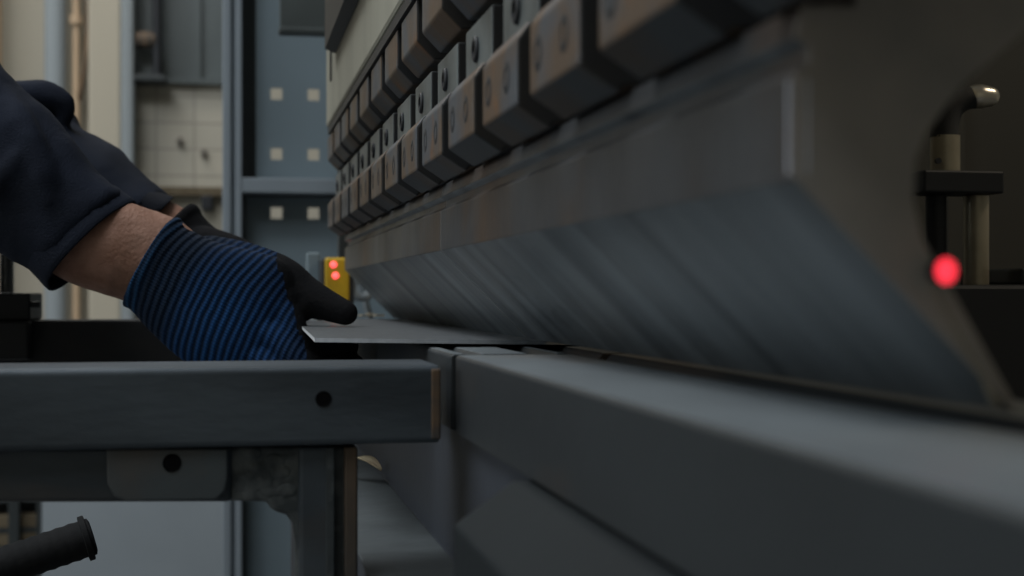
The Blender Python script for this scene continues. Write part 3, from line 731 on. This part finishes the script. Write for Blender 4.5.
# body: one continuous surface
bm = bmesh.new()
def NT(u, v, w=0): return nearT(u, v, w)
def sec2(T, p, q, t, w=0):
    C = T((p[0]+q[0])/2, (p[1]+q[1])/2, w); return (C, T(*p, w)-C, T((p[0]+q[0])/2, (p[1]+q[1])/2, w+t)-C)
loft(bm, [(ER, (Vector((0,0,1)).cross(Vector((.8,0,-.5)))).normalized()*.04, Vector((.03,0,.03))), sec2(nearT,(40,168),(-10,232),32), sec2(nearT,(92,186),(30,258),36), sec2(nearT,(134,203),(64,281),39), sec2(nearT,(164,213),(100,294),37), sec2(nearT,(182,221),(128,303),35), sec2(nearT,(205,240),(155,318),31), sec2(nearT,(225,255),(185,330),26)], 28, 1, 4)
farW = [farT(p[0], p[1], 0) for p in ((60,222),(97,247),(130,250),(155,254),(185,271),(215,288))]
tube(bm, [EL, (EL+farW[1])/2, farW[1], farW[2], farW[3], farW[4]], [.034,.032,.031,.031,.029,.027], 20, 4)
tube(bm, [SR, (SR+ER)/2, ER], [.055,.045,.038], 18, 4); tube(bm, [SL, (SL+EL)/2, EL], [.055,.042,.034], 18, 4)
ym = 1.30
tube(bm, [(-.56,ym,.93),(-.55,ym,1.10),(-.52,ym,1.28),(-.49,ym,1.40),(-.465,ym,1.47)], [.115,.11,.11,.10,.062], 24, 4)
tube(bm, [SR, (-.485,ym,1.43), SL], [.06,.085,.06], 18, 4)
for sg in (-1, 1):
    tube(bm, [(-.56,ym+sg*.09,.92),(-.54,ym+sg*.11,.50),(-.58,ym+sg*.12,.09),(-.50,ym+sg*.125,.05),(-.42,ym+sg*.13,.035)], [.085,.06,.04,.035,.03], 18, 4)
tube(bm, [(-.475,ym,1.44),(-.455,ym,1.53)], [.062,.057], 18, 3)
hc = Vector((-.42,ym,1.635))
ball(bm, hc, .1, 24, (.98,.78,1.17)); ball(bm, hc+Vector((.035,0,-.065)), .062, 18, (.95,.9,.85))
tube(bm, [hc+Vector((.094,0,.02)), hc+Vector((.116,0,-.025))], [.010,.016], 10, 3)
for sg in (-1,1):
    ball(bm, hc+Vector((-.008,sg*.08,-.01)), .03, 12, (.6,.35,1.05)); ball(bm, hc+Vector((.085,sg*.033,.028)), .018, 10, (.6,1.3,.5))
ball(bm, hc+Vector((.085,0,-.062)), .02, 12, (.6,1.3,.5))
bm = fuse(bm, .0045, 6)
body = obj('body', bm, M['skin'], person, smooth=True, angle=0)
for sg in (-1,1):
    bm = bmesh.new(); ball(bm, hc+Vector((.088,sg*.032,.010)), .0115, 14, (.8,1.1,.8)); obj('eye', bm, M['eye'], person, smooth=True)
bm = bmesh.new(); ball(bm, hc+Vector((-.015,0,.03)), .108, 28, (.95,.80,1.05))
for v in list(bm.verts):
    if v.co.x > hc.x+.045 and v.co.z < hc.z+.085 or v.co.z < hc.z-.05: v.co = hc+(v.co-hc)*.80
obj('hair', bm, M['hair'], person, smooth=True)

# jacket
def wrinkle(bm, amp, sc, axis, amp2=.0):
    bm.normal_update()
    for v in bm.verts:
        p = v.co*sc; p2 = Vector((p.x, p.y*.5, p.z))
        k = noise.noise(p2)+.5*noise.noise(p2*2.3)+.25*abs(noise.noise(p2*4.7))
        v.co += v.normal*k*amp
bm = bmesh.new()
upA = (Vector((.1,-.98,.1))).normalized()
def sring(C, d, r1, r2=None):
    d = d.normalized(); a = d.cross(Vector((0,0,1))).normalized(); b = d.cross(a); return (C, b*r1, a*(r2 or r1))
loft(bm, [sring(SR+Vector((-.02,0,.03)), ER-SR, .055), sring(SR, ER-SR, .085), sring((SR+ER)/2, ER-SR, .082), sring(ER*.8+SR*.2, ER-SR, .08),
          sec2(nearT,(-55,18),(-175,170),62), sec2(nearT,(2,70),(-75,218),66), sec2(nearT,(40,104),(-10,250),62), sec2(nearT,(72,141),(14,262),58), sec2(nearT,(103,176),(30,270),54), sec2(nearT,(124,194),(42,281),50)], 36, .95, 6)
tube(bm, [SR, (SR+ER)/2, ER, nearT(-75,112,0)], [.088,.082,.070,.058], 22, 5)
tube(bm, [SL, (SL+EL)/2, EL, W(-40,118,1.23)], [.088,.080,.062,.050], 22, 5)
tube(bm, [SR, (-.49,ym,1.43), SL], [.088,.112,.088], 24, 5)
tube(bm, [(-.545,ym-.1,1.22),(-.52,ym-.1,1.36),(-.485,ym-.09,1.44)], [.12,.12,.095], 20, 4)
tube(bm, [(-.545,ym+.1,1.22),(-.52,ym+.1,1.36),(-.485,ym+.09,1.44)], [.12,.12,.095], 20, 4)
# pinch folds at the elbow side of the near sleeve
tube(bm, [nearT(8,95,-20), nearT(35,128,-44), nearT(60,180,-50), nearT(66,225,-44)], [.008,.010,.009,.006], 12, 5)
tube(bm, [nearT(-40,190,-50), nearT(10,190,-56), nearT(40,160,-52)], [.009,.010,.007], 12, 5)
loft(bm, [sring(SL+Vector((-.02,0,.03)), EL-SL, .055), sring(SL, EL-SL, .085), sring((SL+EL)/2, EL-SL, .082), sring(EL*.85+SL*.15, EL-SL, .075),
          (W(-4,142,1.22), W(34,97,1.22)-W(-4,142,1.22), Vector((.02,.06,0))),
          (W(38,152,1.20), W(69,121,1.20)-W(38,152,1.20), Vector((.02,.055,0))),
          (W(68,157,1.19), W(94,136,1.19)-W(68,157,1.19), Vector((.02,.05,0))),
          (W(100,183,1.175), W(124,161,1.175)-W(100,183,1.175), Vector((.02,.045,0))),
          (W(130,206,1.17), W(150,181,1.17)-W(130,206,1.17), Vector((.015,.042,0))),
          (W(146,219,1.165), W(167,193,1.165)-W(146,219,1.165), Vector((.012,.040,0)))], 32, .95, 5)
tube(bm, [W(-20,100,1.17), W(18,98,1.17), W(45,97,1.165), W(62,103,1.165)], [.014,.013,.0125,.0105], 14, 5)
tube(bm, [W(60,102,1.165), W(66,112,1.165), W(60,128,1.165)], [.0105,.009,.006], 14, 5)
loft(bm, [((-.56,ym,.86),(0,.21,0),(.15,0,0)), ((-.555,ym,1.0),(0,.205,0),(.145,0,0)), ((-.545,ym,1.15),(0,.205,0),(.145,0,0)), ((-.52,ym,1.30),(0,.215,0),(.145,0,.02)), ((-.49,ym,1.41),(0,.20,0),(.11,0,.03)), ((-.475,ym,1.475),(0,.11,0),(.085,0,.03)), ((-.465,ym,1.52),(0,.082,0),(.078,0,.03))], 40, .9, 5)
bm = fuse(bm, .0038, 5, .5)
wrinkle(bm, .0028, 21, None)
jk = obj('jacket', bm, M['navy'], person, smooth=True, angle=0)
def cuff(T, p, q, t, back, mat_, lip):
    """open cuff with real thickness"""
    C, A, Bv = sec2(T, p, q, t); ax_ = (T(*lip, 0)-C).normalized(); bm = bmesh.new(); n = 40; rows = []
    rr = random.Random(5)
    for off, k in ((-back,.975),(-back*.5,.99),(-.004,1.005),(0,1.005),(.001,.985),(0,.95),(-.006,.93),(-.03,.92)):
        r = []
        for i in range(n):
            th_ = 2*PI*i/n; wob = 1+.025*math.sin(3*th_+1)+.018*math.sin(5*th_)
            r.append(bm.verts.new(C+ax_*off+(A*math.cos(th_)+Bv*math.sin(th_))*k*wob))
        rows.append(r)
    for a_, b_ in zip(rows, rows[1:]):
        for i in range(n): bm.faces.new((a_[i],a_[(i+1)%n],b_[(i+1)%n],b_[i]))
    return obj('sleeve_cuff', bm, mat_, person, smooth=True, angle=0)
cuff(nearT, (132,202), (48,291), 52, .018, M['navy'], (130,283))
cuff(lambda u,v,w: W(u,v,1.162+w/F), (173,197), (146,224), 44, .018, M['navyd'], (200,226))
# trousers and boots
bm = bmesh.new()
for sg in (-1,1):
    tube(bm, [(-.56,ym+sg*.09,.95),(-.55,ym+sg*.10,.75),(-.54,ym+sg*.11,.50),(-.57,ym+sg*.12,.25),(-.58,ym+sg*.12,.10)], [.115,.105,.085,.075,.07], 22, 4, True)
loft(bm, [((-.56,ym,.80),(0,.17,0),(.12,0,0)), ((-.56,ym,.90),(0,.185,0),(.13,0,0)), ((-.56,ym,.98),(0,.18,0),(.125,0,0))], 28, .95, 3)
bm = fuse(bm, .008, 5); obj('trousers', bm, M['trouser'], person, smooth=True, angle=0)
for sg in (-1,1):
    bm = bmesh.new(); y_ = ym+sg*.125
    loft(bm, [((-.665,y_,.04),(0,.025,0),(0,0,.04)), ((-.64,y_,.06),(0,.045,0),(0,0,.06)), ((-.58,y_,.075),(0,.05,0),(0,0,.075)), ((-.48,y_,.05),(0,.052,0),(0,0,.05)), ((-.40,y_,.04),(0,.05,0),(0,0,.04)), ((-.36,y_,.03),(0,.03,0),(0,0,.028))], 20, .8, 4)
    tube(bm, [(-.585,y_,.06),(-.585,y_,.18)], [.055,.058], 18, 3, False)
    bm = fuse(bm, .006, 3); obj('boot', bm, M['boot'], person, smooth=True, angle=0)

# ------------------------------------------------------------------ light
def area(name, loc, rot, sx, sy, power, col):
    l = bpy.data.lights.new(name, 'AREA'); l.shape = 'RECTANGLE'; l.size = sx; l.size_y = sy; l.energy = power; l.color = col
    o = bpy.data.objects.new(name, l); COL.objects.link(o); o.location = loc; o.rotation_euler = rot; return o
area('ceiling_lamp_row', (-1.6,2.2,4.1), (0,0,0), 1.2, 3.0, 66, (.95,.98,1.0))
area('near_fill', (-1.6,-1.0,4.1), (0,0,0), 1.6, 1.6, 38, (.92,.97,1.0))  # fill light added from the camera side, source unseen
area('far_wall_lamp', (-.9,4.0,4.0), (math.radians(18),0,0), 2.0, .5, 26, (1.0,.95,.86))
area('left_fill', (-3.9,1.6,2.2), (0,math.radians(-90),0), 1.6, 2.6, 44, (.86,.94,1.0))  # fill light added from the left, no window in that wall
area('cabinet_fill', (-1.0,.4,4.0), (math.radians(38),0,0), 1.2, .6, 34, (.92,.97,1.0))  # fill light added to brighten the steel cabinet
area('rear_work_lamp', (1.5,.5,2.3), (0,math.radians(42),0), .3, .3, 7, (1.0,.86,.66))
w = bpy.data.worlds.new('World'); S.world = w; w.use_nodes = True
w.node_tree.nodes['Background'].inputs[0].default_value = (.5,.6,.7,1); w.node_tree.nodes['Background'].inputs[1].default_value = .05

# ------------------------------------------------------------------ camera
cam = bpy.data.cameras.new('camera'); co = bpy.data.objects.new('camera', cam); COL.objects.link(co)
co.location = (0,0,H); co.rotation_euler = (PI/2, 0, -YAW)
cam.sensor_width = 36; cam.lens = 36*F/1024; cam.shift_y = (HOR-288)/1024; cam.clip_start = .02
cam.dof.use_dof = True; cam.dof.focus_distance = .84; cam.dof.aperture_fstop = 10.5
S.camera = co
S.view_settings.view_transform = 'Standard'; S.view_settings.look = 'None'; S.view_settings.gamma = 1; S.view_settings.exposure = 0
S.view_settings.use_curve_mapping = False
S.cycles.use_denoising = True
